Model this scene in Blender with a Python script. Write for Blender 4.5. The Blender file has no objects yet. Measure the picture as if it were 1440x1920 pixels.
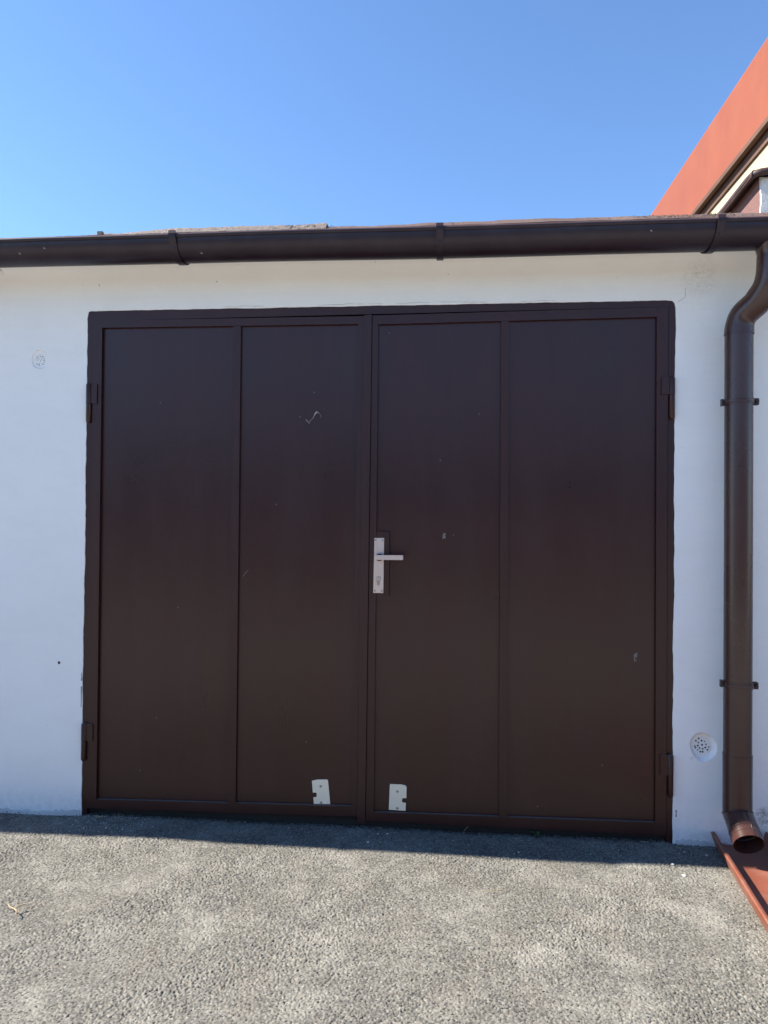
import bpy, bmesh, math, random
import numpy as np
from mathutils import Vector, Matrix

random.seed(7)
rng = np.random.default_rng(11)
scene = bpy.context.scene
C = scene.collection

# ------------------------------------------------------------------ camera
CAM_POS = Vector((1.59308, -3.02315, 1.29748))
YAW, PITCH, ROLL = 0.0916, 0.01153, 0.00845
fwd = Vector((-math.sin(YAW)*math.cos(PITCH), math.cos(YAW)*math.cos(PITCH), math.sin(PITCH)))
rgt = Vector((math.cos(YAW), math.sin(YAW), 0.0))
upv = rgt.cross(fwd)
r2 = rgt*math.cos(ROLL) + upv*math.sin(ROLL)
u2 = -rgt*math.sin(ROLL) + upv*math.cos(ROLL)
cam = bpy.data.cameras.new('camera')
cam.sensor_width = 36.0
cam.lens = 1350.0/1920.0*36.0
cam.clip_start = 0.05
cam.clip_end = 2000.0
camo = bpy.data.objects.new('camera', cam)
C.objects.link(camo)
camo.matrix_world = Matrix(((r2.x, u2.x, -fwd.x, CAM_POS.x), (r2.y, u2.y, -fwd.y, CAM_POS.y),
                            (r2.z, u2.z, -fwd.z, CAM_POS.z), (0, 0, 0, 1)))
scene.camera = camo

# ------------------------------------------------------------------ sky + sun
SUN_EL = math.radians(41.0)
SUN_YSLOPE = -0.036                       # the sun stands a hair in front of the facade plane
to_sun = Vector((-math.cos(SUN_EL), SUN_YSLOPE*math.sin(SUN_EL), math.sin(SUN_EL))).normalized()
SKY_STRENGTH = 0.096
SUN_STRENGTH = 5.0
EXPOSURE = 1.48
world = bpy.data.worlds.new('World')
scene.world = world
world.use_nodes = True
wn = world.node_tree
wn.nodes.clear()
sky = wn.nodes.new('ShaderNodeTexSky')
sky.sky_type = 'NISHITA'
sky.sun_disc = False
sky.sun_elevation = SUN_EL
sky.sun_rotation = math.atan2(to_sun.x, to_sun.y)
sky.air_density = 1.0
sky.dust_density = 0.0
sky.ozone_density = 7.0
bg = wn.nodes.new('ShaderNodeBackground')
bg.inputs['Strength'].default_value = SKY_STRENGTH
wo = wn.nodes.new('ShaderNodeOutputWorld')
wn.links.new(sky.outputs[0], bg.inputs['Color'])
wn.links.new(bg.outputs[0], wo.inputs['Surface'])

sl = bpy.data.lights.new('sun', 'SUN')
sl.energy = SUN_STRENGTH
sl.angle = math.radians(0.53)
sl.color = (1.0, 0.93, 0.82)
so = bpy.data.objects.new('sun', sl)
C.objects.link(so)
so.rotation_euler = to_sun.to_track_quat('Z', 'Y').to_euler()

vs = scene.view_settings
vs.view_transform = 'Standard'
vs.look = 'None'
vs.exposure = EXPOSURE
vs.gamma = 1.0
vs.use_curve_mapping = False

# ------------------------------------------------------------------ materials
class MT:
    """small node helper"""
    def __init__(s, name):
        s.m = bpy.data.materials.new(name)
        s.m.use_nodes = True
        s.t = s.m.node_tree
        s.b = s.t.nodes['Principled BSDF']
        s.pos = s.t.nodes.new('ShaderNodeNewGeometry').outputs['Position']
    def n(s, k, **kw):
        nd = s.t.nodes.new(k)
        for a, v in kw.items(): setattr(nd, a, v)
        return nd
    def l(s, a, b): s.t.links.new(a, b)
    def noise(s, scale, detail=4, rough=0.55, stretch=None, dist=0.0):
        nd = s.n('ShaderNodeTexNoise')
        nd.inputs['Scale'].default_value = scale
        nd.inputs['Detail'].default_value = detail
        nd.inputs['Roughness'].default_value = rough
        nd.inputs['Distortion'].default_value = dist
        src = s.pos
        if stretch:
            mp = s.n('ShaderNodeMapping'); mp.inputs['Scale'].default_value = stretch
            s.l(src, mp.inputs['Vector']); src = mp.outputs[0]
        s.l(src, nd.inputs['Vector'])
        return nd.outputs['Fac']
    def ramp(s, fac, *stops):
        r = s.n('ShaderNodeValToRGB'); e = r.color_ramp.elements
        while len(e) < len(stops): e.new(0.5)
        for el, (p, c) in zip(e, stops):
            el.position = p
            el.color = (c, c, c, 1) if not isinstance(c, (tuple, list)) else (*c, 1)
        s.l(fac, r.inputs[0])
        return r.outputs[0]
    def mix(s, fac, a, b, mode='MIX'):
        m = s.n('ShaderNodeMix', data_type='RGBA', blend_type=mode)
        for key, v in (('Factor', fac), ('A', a), ('B', b)):
            sock = [i for i in m.inputs if i.name == key and (i.type == 'VALUE' if key == 'Factor' else i.type == 'RGBA')][0]
            if isinstance(v, (int, float)): sock.default_value = v
            elif isinstance(v, tuple): sock.default_value = (*v, 1)
            else: s.l(v, sock)
        return [o for o in m.outputs if o.type == 'RGBA'][0]
    def math(s, op, a, b=None, c=None):
        m = s.n('ShaderNodeMath', operation=op)
        for i, v in enumerate((a, b, c)):
            if v is None: continue
            if isinstance(v, (int, float)): m.inputs[i].default_value = v
            else: s.l(v, m.inputs[i])
        return m.outputs[0]
    def bump(s, h, dist=0.002, strength=1.0, prev=None):
        b = s.n('ShaderNodeBump')
        b.inputs['Strength'].default_value = strength
        b.inputs['Distance'].default_value = dist
        s.l(h, b.inputs['Height'])
        if prev is not None: s.l(prev, b.inputs['Normal'])
        return b.outputs[0]
    def out(s, color=None, rough=None, normal=None, metal=None, spec=None):
        for key, v in (('Base Color', color), ('Roughness', rough), ('Normal', normal), ('Metallic', metal), ('Specular IOR Level', spec)):
            if v is None: continue
            if isinstance(v, (int, float)): s.b.inputs[key].default_value = v
            elif isinstance(v, tuple): s.b.inputs[key].default_value = (*v, 1)
            else: s.l(v, s.b.inputs[key])
        return s.m

def painted(name, col, rough=0.35, spec=0.5, var=0.25, orange=0.0006, dust=0.0, brush=0.0004, ledge=0.0, lr=(0.6, 0.9), lc=(0.17, 0.15, 0.135)):
    t = MT(name)
    n1 = t.noise(3.0, 5)
    n2 = t.noise(60.0, 3)
    streak = t.noise(7.0, 4, 0.6, (1.0, 1.0, 0.12))
    c = t.mix(t.ramp(n1, (0.3, 0.0), (0.75, 1.0)), tuple(x*(1-var) for x in col), tuple(min(1, x*(1+var)) for x in col))
    c = t.mix(t.math('MULTIPLY', t.ramp(streak, (0.45, 0.0), (0.75, 1.0)), 0.05), c, (0.12, 0.10, 0.09))
    spk = t.ramp(t.noise(420.0, 1), (0.80, 0.0), (0.83, 1.0))
    c = t.mix(t.math('MULTIPLY', spk, 0.25), c, (0.25, 0.22, 0.2))
    if dust:
        d = t.ramp(t.noise(9.0, 6, 0.7), (0.45, 0.0), (0.75, 1.0))
        c = t.mix(t.math('MULTIPLY', d, dust), c, (0.22, 0.2, 0.17))
    if ledge:    # dusty tint on up-facing ledges, painting in the light they catch
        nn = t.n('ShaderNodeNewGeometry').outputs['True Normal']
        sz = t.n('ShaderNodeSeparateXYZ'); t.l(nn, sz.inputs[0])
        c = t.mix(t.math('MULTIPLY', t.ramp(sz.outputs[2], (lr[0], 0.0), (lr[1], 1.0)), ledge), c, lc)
    r = t.math('ADD', t.math('ADD', t.math('MULTIPLY', n1, 0.16), t.math('MULTIPLY', streak, 0.12)), rough - 0.14)
    nr = t.bump(t.noise(170.0, 3), orange)
    nr = t.bump(t.noise(28.0, 3, 0.5, (1.0, 1.0, 0.35)), brush, prev=nr)
    nr = t.bump(n2, orange, 0.6, prev=nr)
    return t.out(c, r, nr, spec=spec)

M = {}
M['door'] = painted('brown_door_paint', (0.036, 0.0088, 0.0080), 0.31, 0.45, 0.12, 0.0004)
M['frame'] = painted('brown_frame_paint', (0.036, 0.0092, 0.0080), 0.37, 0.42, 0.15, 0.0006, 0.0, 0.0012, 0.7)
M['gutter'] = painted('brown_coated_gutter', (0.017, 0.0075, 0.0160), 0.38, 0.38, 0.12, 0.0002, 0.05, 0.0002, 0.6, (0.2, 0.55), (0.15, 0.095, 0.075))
M['pipe'] = painted('brown_coated_pipe', (0.052, 0.0200, 0.0160), 0.27, 0.5, 0.12, 0.0002, 0.04, 0.0002)
M['dark'] = painted('dark_brown_hardware', (0.022, 0.014, 0.012), 0.4, 0.5, 0.2)
M['tile_metal'] = painted('tile_red_sheet_metal', (0.20, 0.062, 0.036), 0.5, 0.35, 0.2, 0.0004, 0.35)
M['fascia'] = painted('orange_red_fascia_paint', (0.225, 0.062, 0.027), 0.55, 0.3, 0.06, 0.0004, 0.04)
M['cap'] = painted('brown_cap_sheet', (0.060, 0.034, 0.030), 0.5, 0.3, 0.25, 0.0008, 0.2)
M['soffit'] = painted('brown_timber', (0.10, 0.055, 0.038), 0.7, 0.2, 0.35, 0.001, 0.1)
M['plate'] = painted('pale_galvanised_plate', (0.90, 0.77, 0.57), 0.5, 0.3, 0.05, 0.0002)

t = MT('brushed_steel')
g = t.noise(300.0, 2, 0.5, (1.0, 1.0, 0.05))
M['steel'] = t.out(t.mix(g, (0.56, 0.46, 0.43), (0.74, 0.63, 0.58)), t.math('ADD', t.math('MULTIPLY', g, 0.1), 0.36), metal=0.85)
t = MT('zinc_screw'); M['zinc'] = t.out((0.32, 0.31, 0.30), 0.35, metal=0.9)
t = MT('black_plastic'); M['black'] = t.out((0.008, 0.008, 0.009), 0.45)
t = MT('bare_scuff'); M['scuff'] = t.out((0.38, 0.345, 0.30), 0.8)
t = MT('plaster_hole_dark'); M['hole'] = t.out((0.006, 0.006, 0.007), 0.9)

def plaster(name, base, dirt=(0.42, 0.36, 0.29), rough_amp=0.0016, marks=False):
    t = MT(name)
    big = t.noise(1.6, 6, 0.6)
    c = t.mix(t.ramp(big, (0.3, 0.0), (0.75, 1.0)), tuple(x*0.95 for x in base), base)
    hor = t.noise(6.0, 6, 0.65, (0.6, 1.0, 1.5))
    c = t.mix(t.math('MULTIPLY', t.ramp(hor, (0.48, 0.0), (0.8, 1.0)), 0.08), c, dirt)
    # small dark flecks and chips
    fl = t.ramp(t.noise(46.0, 2, 0.5), (0.755, 0.0), (0.775, 1.0))
    c = t.mix(t.math('MULTIPLY', fl, 0.55), c, (0.25, 0.23, 0.21))
    fn = t.ramp(t.noise(170.0, 2), (0.73, 0.0), (0.76, 1.0))
    c = t.mix(t.math('MULTIPLY', fn, 0.22), c, (0.3, 0.28, 0.25))
    sep = t.n('ShaderNodeSeparateXYZ'); t.l(t.pos, sep.inputs[0])
    if marks:
        # splashed dirt along the foot of the wall
        foot = t.math('SUBTRACT', 1.0, t.math('DIVIDE', sep.outputs[2], 0.14)); 
        foot = t.math('MAXIMUM', foot, 0.0)
        f = t.math('MULTIPLY', foot, t.ramp(t.noise(38.0, 5, 0.7), (0.42, 0.0), (0.62, 1.0)))
        c = t.mix(t.math('MULTIPLY', f, 0.18), c, (0.22, 0.20, 0.17))
        # named stains: (x, z, radius, strength)
        for (x, z, r, s_) in ((-0.375, 2.376, 0.02, 0.6), (-0.11, 0.661, 0.005, 0.9), (2.855, 0.125, 0.045, 0.75), (2.60, 2.29, 0.09, 0.16),
                              (2.83, 0.06, 0.05, 0.5), (2.575, 0.345, 0.01, 0.3)):
            dx = t.math('SUBTRACT', sep.outputs[0], x); dz = t.math('SUBTRACT', sep.outputs[2], z)
            d = t.math('SQRT', t.math('ADD', t.math('MULTIPLY', dx, dx), t.math('MULTIPLY', dz, dz)))
            k = t.math('SUBTRACT', 1.0, t.math('DIVIDE', d, r)); k = t.math('MAXIMUM', k, 0.0)
            k = t.math('MULTIPLY', t.math('SMOOTH_MIN', k, 0.5, 0.3), 2.0)
            k = t.math('MULTIPLY', k, t.ramp(t.noise(70.0, 4, 0.7), (0.36, 0.0), (0.62, 1.0)))
            c = t.mix(t.math('MULTIPLY', k, s_), c, (0.16, 0.14, 0.12))
    nr = t.bump(t.noise(2.2, 4), 0.012, 0.5)
    nr = t.bump(t.noise(14.0, 5, 0.6), rough_amp*2.2, 0.8, prev=nr)
    nr = t.bump(hor, rough_amp*1.5, 0.6, prev=nr)
    nr = t.bump(t.noise(130.0, 4, 0.6), rough_amp*0.7, 0.8, prev=nr)
    return t.out(c, 0.85, nr, spec=0.2)
M['wall'] = plaster('white_painted_plaster', (0.90, 0.88, 0.85), marks=True)
M['foot'] = plaster('dirty_plaster', (0.52, 0.50, 0.47), rough_amp=0.004)
M['white_rough'] = plaster('white_rough_render', (0.72, 0.70, 0.66), rough_amp=0.006)
M['mauve'] = plaster('mauve_rough_render', (0.165, 0.092, 0.084), dirt=(0.12, 0.075, 0.07), rough_amp=0.005)
M['cream'] = plaster('cream_render', (0.45, 0.37, 0.25), dirt=(0.36, 0.28, 0.18))

t = MT('cracked_plaster_grey'); M['crack'] = t.out((0.30, 0.27, 0.24), 0.9)
t = MT('bitumen_felt_granules')
v = t.n('ShaderNodeTexVoronoi'); v.inputs['Scale'].default_value = 260.0; t.l(t.pos, v.inputs['Vector'])
gs = t.n('ShaderNodeSeparateColor'); t.l(v.outputs['Color'], gs.inputs[0])
c = t.mix(gs.outputs[0], (0.085, 0.07, 0.062), (0.26, 0.21, 0.185))
moss = t.ramp(t.noise(16.0, 5, 0.7), (0.6, 0.0), (0.72, 1.0))
c = t.mix(t.math('MULTIPLY', moss, 0.6), c, (0.16, 0.13, 0.06))
nr = t.bump(v.outputs['Distance'], 0.003)
nr = t.bump(t.noise(40, 4), 0.004, prev=nr)
M['felt'] = t.out(c, 0.9, nr)

M['edge_sheet'] = painted('weathered_brown_sheet', (0.125, 0.080, 0.068), 0.7, 0.2, 0.3, 0.0015, 0.35)
# asphalt: worn pale stone tops in dark binder (per-stone value from the mesh on the near patch)
STONE_A, STONE_B, BINDER = (0.054, 0.053, 0.048), (0.232, 0.226, 0.198), (0.014, 0.014, 0.014)
def bounce_tint(t, c):
    # lane beyond the view painted paler, added to bounce light onto the wall
    sp_ = t.n('ShaderNodeSeparateXYZ'); t.l(t.pos, sp_.inputs[0])
    k = t.math('DIVIDE', t.math('SUBTRACT', -1.25, sp_.outputs[1]), 1.6)
    k = t.math('MINIMUM', t.math('MAXIMUM', k, 0.0), 1.0)
    return t.mix(t.math('MULTIPLY', k, t.ramp(t.noise(3.0, 5), (0.2, 0.75), (0.7, 1.0))), c, (0.40, 0.37, 0.32))
t = MT('asphalt_near')
at = t.n('ShaderNodeAttribute', attribute_name='stone')
sp = t.n('ShaderNodeSeparateColor'); t.l(at.outputs['Color'], sp.inputs[0])
c = t.mix(t.ramp(sp.outputs[0], (0.0, 0.0), (0.8, 0.62), (1.0, 1.0)), STONE_A, STONE_B)
c = t.mix(t.math('MULTIPLY', sp.outputs[2], 0.35), c, (0.20, 0.165, 0.125))
c = t.mix(t.math('MULTIPLY', t.ramp(t.noise(2.6, 5, 0.6), (0.35, 0.0), (0.7, 1.0)), 0.25), c, (0.23, 0.22, 0.20))
c = t.mix(t.math('MULTIPLY', t.ramp(t.noise(4.6, 9, 0.78), (0.48, 0.0), (0.66, 1.0)), 0.55), c, (0.31, 0.295, 0.26))
c = t.mix(t.math('MULTIPLY', t.ramp(t.noise(4.1, 5, 0.6, (1.3, 0.9, 1.0)), (0.5, 0.0), (0.72, 1.0)), 0.3), c, (0.16, 0.135, 0.115))
c = t.mix(t.ramp(sp.outputs[1], (0.25, 0.0), (0.7, 1.0)), BINDER, c)
c = bounce_tint(t, c)
nr = t.bump(t.noise(420, 3, 0.6), 0.0012)
M['asphalt'] = t.out(c, 0.8, nr, spec=0.3)
t = MT('asphalt_far')
v = t.n('ShaderNodeTexVoronoi'); v.inputs['Scale'].default_value = 95.0; t.l(t.pos, v.inputs['Vector'])
gs = t.n('ShaderNodeSeparateColor'); t.l(v.outputs['Color'], gs.inputs[0])
c = t.mix(gs.outputs[0], STONE_A, STONE_B)
c = t.mix(t.math('MULTIPLY', t.ramp(t.noise(2.6, 5, 0.6), (0.35, 0.0), (0.7, 1.0)), 0.35), c, (0.23, 0.22, 0.20))
c = t.mix(t.ramp(v.outputs['Distance'], (0.45, 1.0), (0.8, 0.0)), BINDER, c)
c = bounce_tint(t, c)
M['asphalt_far'] = t.out(c, 0.85, t.bump(t.math('MULTIPLY', v.outputs['Distance'], -1.0), 0.006), spec=0.3)

t = MT('dark_soil'); M['soil'] = t.out(t.mix(t.noise(220, 3), (0.012, 0.010, 0.009), (0.06, 0.048, 0.038)), 0.95, t.bump(t.noise(300, 3), 0.003))
t = MT('pale_pebble'); M['pebble'] = t.out(t.mix(t.noise(300, 2), (0.5, 0.47, 0.43), (0.72, 0.70, 0.66)), 0.8)
t = MT('dry_twig'); M['twig'] = t.out(t.mix(t.noise(200, 3), (0.22, 0.15, 0.08), (0.46, 0.36, 0.22)), 0.85)
t = MT('green_leaf'); M['leaf'] = t.out(t.mix(t.noise(120, 3), (0.035, 0.085, 0.018), (0.07, 0.14, 0.035)), 0.5)
t = MT('dark_inside'); M['inside'] = t.out((0.02, 0.02, 0.02), 0.95)

# ------------------------------------------------------------------ builders
def wloc(o):
    v = Vector((0, 0, 0))
    while o is not None:
        v += o.location; o = o.parent
    return v

def link_mesh(name, me, mats, parent=None, smooth=False, base=None):
    """mesh in world coordinates -> object; base = the object's own origin when it has no parent"""
    o = bpy.data.objects.new(name, me)
    C.objects.link(o)
    off = wloc(parent) if parent else Vector(base or (0, 0, 0))
    if off.length: me.transform(Matrix.Translation(-off))
    if parent: o.parent = parent
    else: o.location = off
    if not isinstance(mats, (list, tuple)): mats = [mats]
    for m in mats: me.materials.append(m)
    if smooth is True:
        me.polygons.foreach_set('use_smooth', [True]*len(me.polygons))
    elif smooth:
        me.polygons.foreach_set('use_smooth', [True]*len(me.polygons)); me.set_sharp_from_angle(angle=math.radians(smooth))
    return o

def tag(o, label, cat, group=None):
    o['label'] = label; o['category'] = cat
    if group: o['group'] = group
    return o

def thing(name, loc, label, cat, group=None):
    o = bpy.data.objects.new(name, None); C.objects.link(o)
    o.location = loc; o.empty_display_size = 0.1
    return tag(o, label, cat, group)

def new_bm(): return bmesh.new()

def finish(bm, name, mats, parent=None, bevel=0.0, segs=2, smooth=False, base=None):
    if bevel:
        es = [e for e in bm.edges if len(e.link_faces) == 2 and e.calc_face_angle(0) > 0.6]
        bmesh.ops.bevel(bm, geom=es, offset=bevel, segments=segs, affect='EDGES', profile=0.6, clamp_overlap=True)
    bmesh.ops.recalc_face_normals(bm, faces=bm.faces)
    me = bpy.data.meshes.new(name); bm.to_mesh(me); bm.free()
    return link_mesh(name, me, mats, parent, smooth, base)

def box(bm, x0, x1, y0, y1, z0, z1):
    vs_ = [bm.verts.new(p) for p in ((x0,y0,z0),(x1,y0,z0),(x1,y1,z0),(x0,y1,z0),(x0,y0,z1),(x1,y0,z1),(x1,y1,z1),(x0,y1,z1))]
    for f in ((0,3,2,1),(4,5,6,7),(0,1,5,4),(1,2,6,5),(2,3,7,6),(3,0,4,7)): bm.faces.new([vs_[i] for i in f])
    return vs_

def slab(bm, quad, y0, y1):
    """prism from a quad of (x, z) corners (bl, br, tr, tl) between depths y0 < y1"""
    a = [bm.verts.new((x, y0, z)) for x, z in quad]; b = [bm.verts.new((x, y1, z)) for x, z in quad]
    bm.faces.new(a); bm.faces.new(b[::-1])
    for i in range(len(quad)):
        j = (i+1) % len(quad); bm.faces.new((a[j], a[i], b[i], b[j]))

def outline(name, loops, y_front, depth, mats, parent=None, bevel=0.0, base=None):
    """flat sheet with holes in the xz plane: first loop outer, the others holes; front face at y_front"""
    cu = bpy.data.curves.new(name, 'CURVE'); cu.dimensions = '2D'; cu.fill_mode = 'BOTH'
    cu.extrude = depth/2; cu.bevel_depth = bevel; cu.bevel_resolution = 1; cu.offset = -bevel
    for lp in loops:
        s_ = cu.splines.new('POLY'); s_.points.add(len(lp)-1)
        for p, (x, z) in zip(s_.points, lp): p.co = (x, z, 0, 1)
        s_.use_cyclic_u = True
    tmp = bpy.data.objects.new(name+'_tmp', cu); C.objects.link(tmp)
    dg = bpy.context.evaluated_depsgraph_get()
    me = bpy.data.meshes.new_from_object(tmp.evaluated_get(dg))
    bpy.data.objects.remove(tmp); bpy.data.curves.remove(cu)
    me.materials.clear()
    me.transform(Matrix(((1,0,0,0),(0,0,-1,y_front+depth/2),(0,1,0,0),(0,0,0,1))))
    me.name = name
    return link_mesh(name, me, mats, parent, False, base)

def circle(cx, cz, r, n=24, jit=0.0):
    return [(cx + r*(1+jit*random.uniform(-1,1))*math.cos(2*math.pi*i/n), cz + r*(1+jit*random.uniform(-1,1))*math.sin(2*math.pi*i/n)) for i in range(n)]

def sweep(bm, pts, radii, n=32, cap=False, arc=None, start=None):
    """tube along pts"""
    pts = [Vector(p) for p in pts]
    if not isinstance(radii, (list, tuple)): radii = [radii]*len(pts)
    rings = []; ref = Vector(start or (1, 0, 0))
    for i, p in enumerate(pts):
        tg = (pts[min(i+1, len(pts)-1)] - pts[max(i-1, 0)]).normalized()
        ref = (ref - tg*ref.dot(tg)).normalized(); bi = tg.cross(ref)
        rings.append([bm.verts.new(p + (ref*math.cos(a) + bi*math.sin(a))*radii[i]) for a in (2*math.pi*k/n for k in range(n))])
    for a, b in zip(rings, rings[1:]):
        for k in range(n):
            bm.faces.new((a[k], a[(k+1) % n], b[(k+1) % n], b[k]))
    if cap:
        bm.faces.new(rings[0][::-1]); bm.faces.new(rings[-1])
    return rings

def extrude_profile(bm, prof, x0, x1, nx=1, closed=True, wob=None):
    """prof: list of (y, z); extruded along x"""
    rows = []
    for i in range(nx+1):
        x = x0 + (x1-x0)*i/nx
        rows.append([bm.verts.new((x, y + (wob(x, k)[0] if wob else 0), z + (wob(x, k)[1] if wob else 0))) for k, (y, z) in enumerate(prof)])
    m = len(prof)
    for a, b in zip(rows, rows[1:]):
        for k in range(m if closed else m-1):
            bm.faces.new((a[k], a[(k+1) % m], b[(k+1) % m], b[k]))
    if closed:
        bm.faces.new(rows[0]); bm.faces.new(rows[-1][::-1])
    return rows

def wavy(x, seed, amp, *freqs):
    return amp*sum(math.sin(x*f + seed*1.7 + i*2.1)/(i+1) for i, f in enumerate(freqs))

# ------------------------------------------------------------------ ground
def build_ground():
    X0, X1, Y0, Y1, st = -0.80, 3.50, -1.55, 0.055, 0.0025
    nx, ny = int((X1-X0)/st)+1, int((Y1-Y0)/st)+1
    gx, gy = np.meshgrid(np.linspace(X0, X1, nx), np.linspace(Y0, Y1, ny))
    def layer(cell, rmin, rmax, hmin, hmax):
        cx, cy = int((X1-X0)/cell)+4, int((Y1-Y0)/cell)+4
        px = (np.arange(cx)[None, :] + rng.uniform(0.02, 0.98, (cy, cx)))*cell + X0 - 2*cell
        py = (np.arange(cy)[:, None] + rng.uniform(0.02, 0.98, (cy, cx)))*cell + Y0 - 2*cell
        rad = rng.uniform(rmin, rmax, (cy, cx)); hh = rng.uniform(hmin, hmax, (cy, cx))
        ang = rng.uniform(0, math.pi, (cy, cx)); asp = rng.uniform(0.6, 1.0, (cy, cx))
        tx, ty = rng.normal(0, 0.16, (cy, cx)), rng.normal(0, 0.16, (cy, cx))
        val = rng.uniform(0, 1, (cy, cx)); hue = (rng.uniform(0, 1, (cy, cx)) > 0.86)*1.0
        ix = ((gx - X0)/cell + 2).astype(int); iy = ((gy - Y0)/cell + 2).astype(int)
        best = np.full(gx.shape, -1.0); col = np.zeros(gx.shape); hu = np.zeros(gx.shape); cr = np.zeros(gx.shape)
        for dj in (-1, 0, 1):
            for di in (-1, 0, 1):
                a = np.clip(ix+di, 0, cx-1); b = np.clip(iy+dj, 0, cy-1)
                dx, dy = gx - px[b, a], gy - py[b, a]
                ca, sa = np.cos(ang[b, a]), np.sin(ang[b, a])
                u, w = dx*ca + dy*sa, (-dx*sa + dy*ca)/asp[b, a]
                q = np.maximum(np.abs(u)*0.55 + np.abs(w)*0.55, np.sqrt(u*u + w*w)*0.88)/rad[b, a]
                dome = np.clip(1 - q**2.6, 0, 1)**0.6
                h = np.where(q < 1, dome*hh[b, a]*(1) + (dx*tx[b, a] + dy*ty[b, a])*(dome > 0), 0)
                up = h > best
                best = np.where(up, h, best); col = np.where(up, val[b, a], col); hu = np.where(up, hue[b, a], hu)
                cr = np.where(up, dome, cr)
        return np.maximum(best, 0), col, hu, cr
    h1, c1, u1, d1 = layer(0.0070, 0.0032, 0.0056, 0.0022, 0.0052)
    h2, c2, u2_, d2 = layer(0.0048, 0.0021, 0.0036, 0.0010, 0.0032)
    big = h1 > h2
    h = np.where(big, h1, h2); col = np.where(big, c1, c2*0.8); hue = np.where(big, u1, u2_); d = np.where(big, d1, d2)
    fac = 0.95 + 0.35*np.sin(gx*5.3+1.0+1.3*np.sin(gy*4.0))*np.cos(gy*6.1+0.8*np.sin(gx*3.7)) + 0.25*np.sin(gx*11.0-gy*9.0+2.0*np.sin(gx*2.1))
    fac += 0.55*np.clip((0.9-gx)/1.2, 0, 1)*np.clip((-0.55-gy)/0.5, 0, 1)      # ravelled, coarser corner
    h = h*np.clip(fac, 0.4, 1.7)
    # slow undulation and a few shallow dips where binder shows
    und = 0.004*np.sin(gx*2.3+0.6)*np.cos(gy*3.1) + 0.0025*np.sin(gx*6.1+gy*4.4)
    edge = np.minimum.reduce([(gx-X0)/0.15, (X1-gx)/0.15, (gy-Y0)/0.15, np.full(gx.shape, 1.0)]).clip(0, 1)
    und *= edge*np.clip((0.15-gy)/0.4, 0, 1)
    z = h*edge + und - 0.005*edge
    # the patch wedges up a little against the wall foot
    co = np.stack([gx, gy, z], -1).reshape(-1, 3)
    idx = np.arange(nx*ny).reshape(ny, nx)
    quads = np.stack([idx[:-1, :-1], idx[:-1, 1:], idx[1:, 1:], idx[1:, :-1]], -1).reshape(-1, 4)
    outer = np.array([(-400, -400), (X0, -400), (X1, -400), (400, -400), (-400, Y0), (X0, Y0), (X1, Y0), (400, Y0),
                      (-400, Y1), (X0, Y1), (X1, Y1), (400, Y1), (-400, 400), (X0, 400), (X1, 400), (400, 400)], float)
    n0 = len(co)
    co = np.vstack([co, np.column_stack([outer, np.zeros(16)])])
    oq = []
    for j in range(3):
        for i in range(3):
            if i == 1 and j == 1: continue
            oq.append([n0+j*4+i, n0+j*4+i+1, n0+(j+1)*4+i+1, n0+(j+1)*4+i])
    fq = np.vstack([quads, np.array(oq)])
    me = bpy.data.meshes.new('asphalt_ground')
    me.vertices.add(len(co)); me.vertices.foreach_set('co', co.astype(np.float32).ravel())
    me.loops.add(fq.size); me.loops.foreach_set('vertex_index', fq.astype(np.int32).ravel())
    me.polygons.add(len(fq)); me.polygons.foreach_set('loop_start', np.arange(0, fq.size, 4, dtype=np.int32))
    me.materials.append(M['asphalt']); me.materials.append(M['asphalt_far'])
    mi = np.zeros(len(fq), np.int32); mi[len(quads):] = 1
    me.polygons.foreach_set('material_index', mi)
    ca = me.color_attributes.new('stone', 'FLOAT_COLOR', 'POINT')
    cc = np.zeros((len(co), 4), np.float32); cc[:, 3] = 1
    cc[:n0, 0] = col.ravel(); cc[:n0, 1] = d.ravel(); cc[:n0, 2] = hue.ravel()
    ca.data.foreach_set('color', cc.ravel())
    me.update(calc_edges=True); me.validate()
    me.polygons.foreach_set('use_smooth', np.ones(len(fq), bool))
    o = bpy.data.objects.new('asphalt_ground', me); C.objects.link(o)
    o['kind'] = 'structure'
    o['label'] = 'rough grey chipped asphalt in front of the garage'
build_ground()

# ------------------------------------------------------------------ garage
GX0, GX1 = -4.0, 3.52
garage = thing('garage', (1.25, 0, 0), 'low white plastered garage with brown double doors', 'garage')

def jag(p0, p1, step, amp):
    (x0, z0), (x1, z1) = p0, p1
    L = math.hypot(x1-x0, z1-z0); n = max(2, int(L/step)); nxx, nzz = -(z1-z0)/L, (x1-x0)/L
    out = []; w = 0
    for i in range(n):
        t_ = (i + random.uniform(-0.3, 0.3)*(i > 0))/n
        w = 0.75*w + random.uniform(-1, 1)*amp*0.5
        s_ = max(-amp, min(amp, w)) if i else 0
        out.append((x0+(x1-x0)*t_+nxx*s_, z0+(z1-z0)*t_+nzz*s_))
    return out
VR = [(2.5657,0.403),(2.5731,0.4265),(2.5918,0.4466),(2.6144,0.4505),(2.6369,0.4424),(2.6556,0.4295),(2.6688,0.4068),
      (2.67,0.3798),(2.6596,0.3581),(2.6372,0.3398),(2.611,0.333),(2.5922,0.3458),(2.5752,0.3685)]
VL = [(-0.2227,2.0375),(-0.2412,2.0322),(-0.2533,2.0136),(-0.2572,1.9939),(-0.2506,1.9702),(-0.238,1.9592),(-0.2215,1.9564),
      (-0.205,1.9569),(-0.1907,1.9695),(-0.1838,1.9871),(-0.1861,2.0068),(-0.1957,2.0267),(-0.2102,2.0347)]
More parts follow.
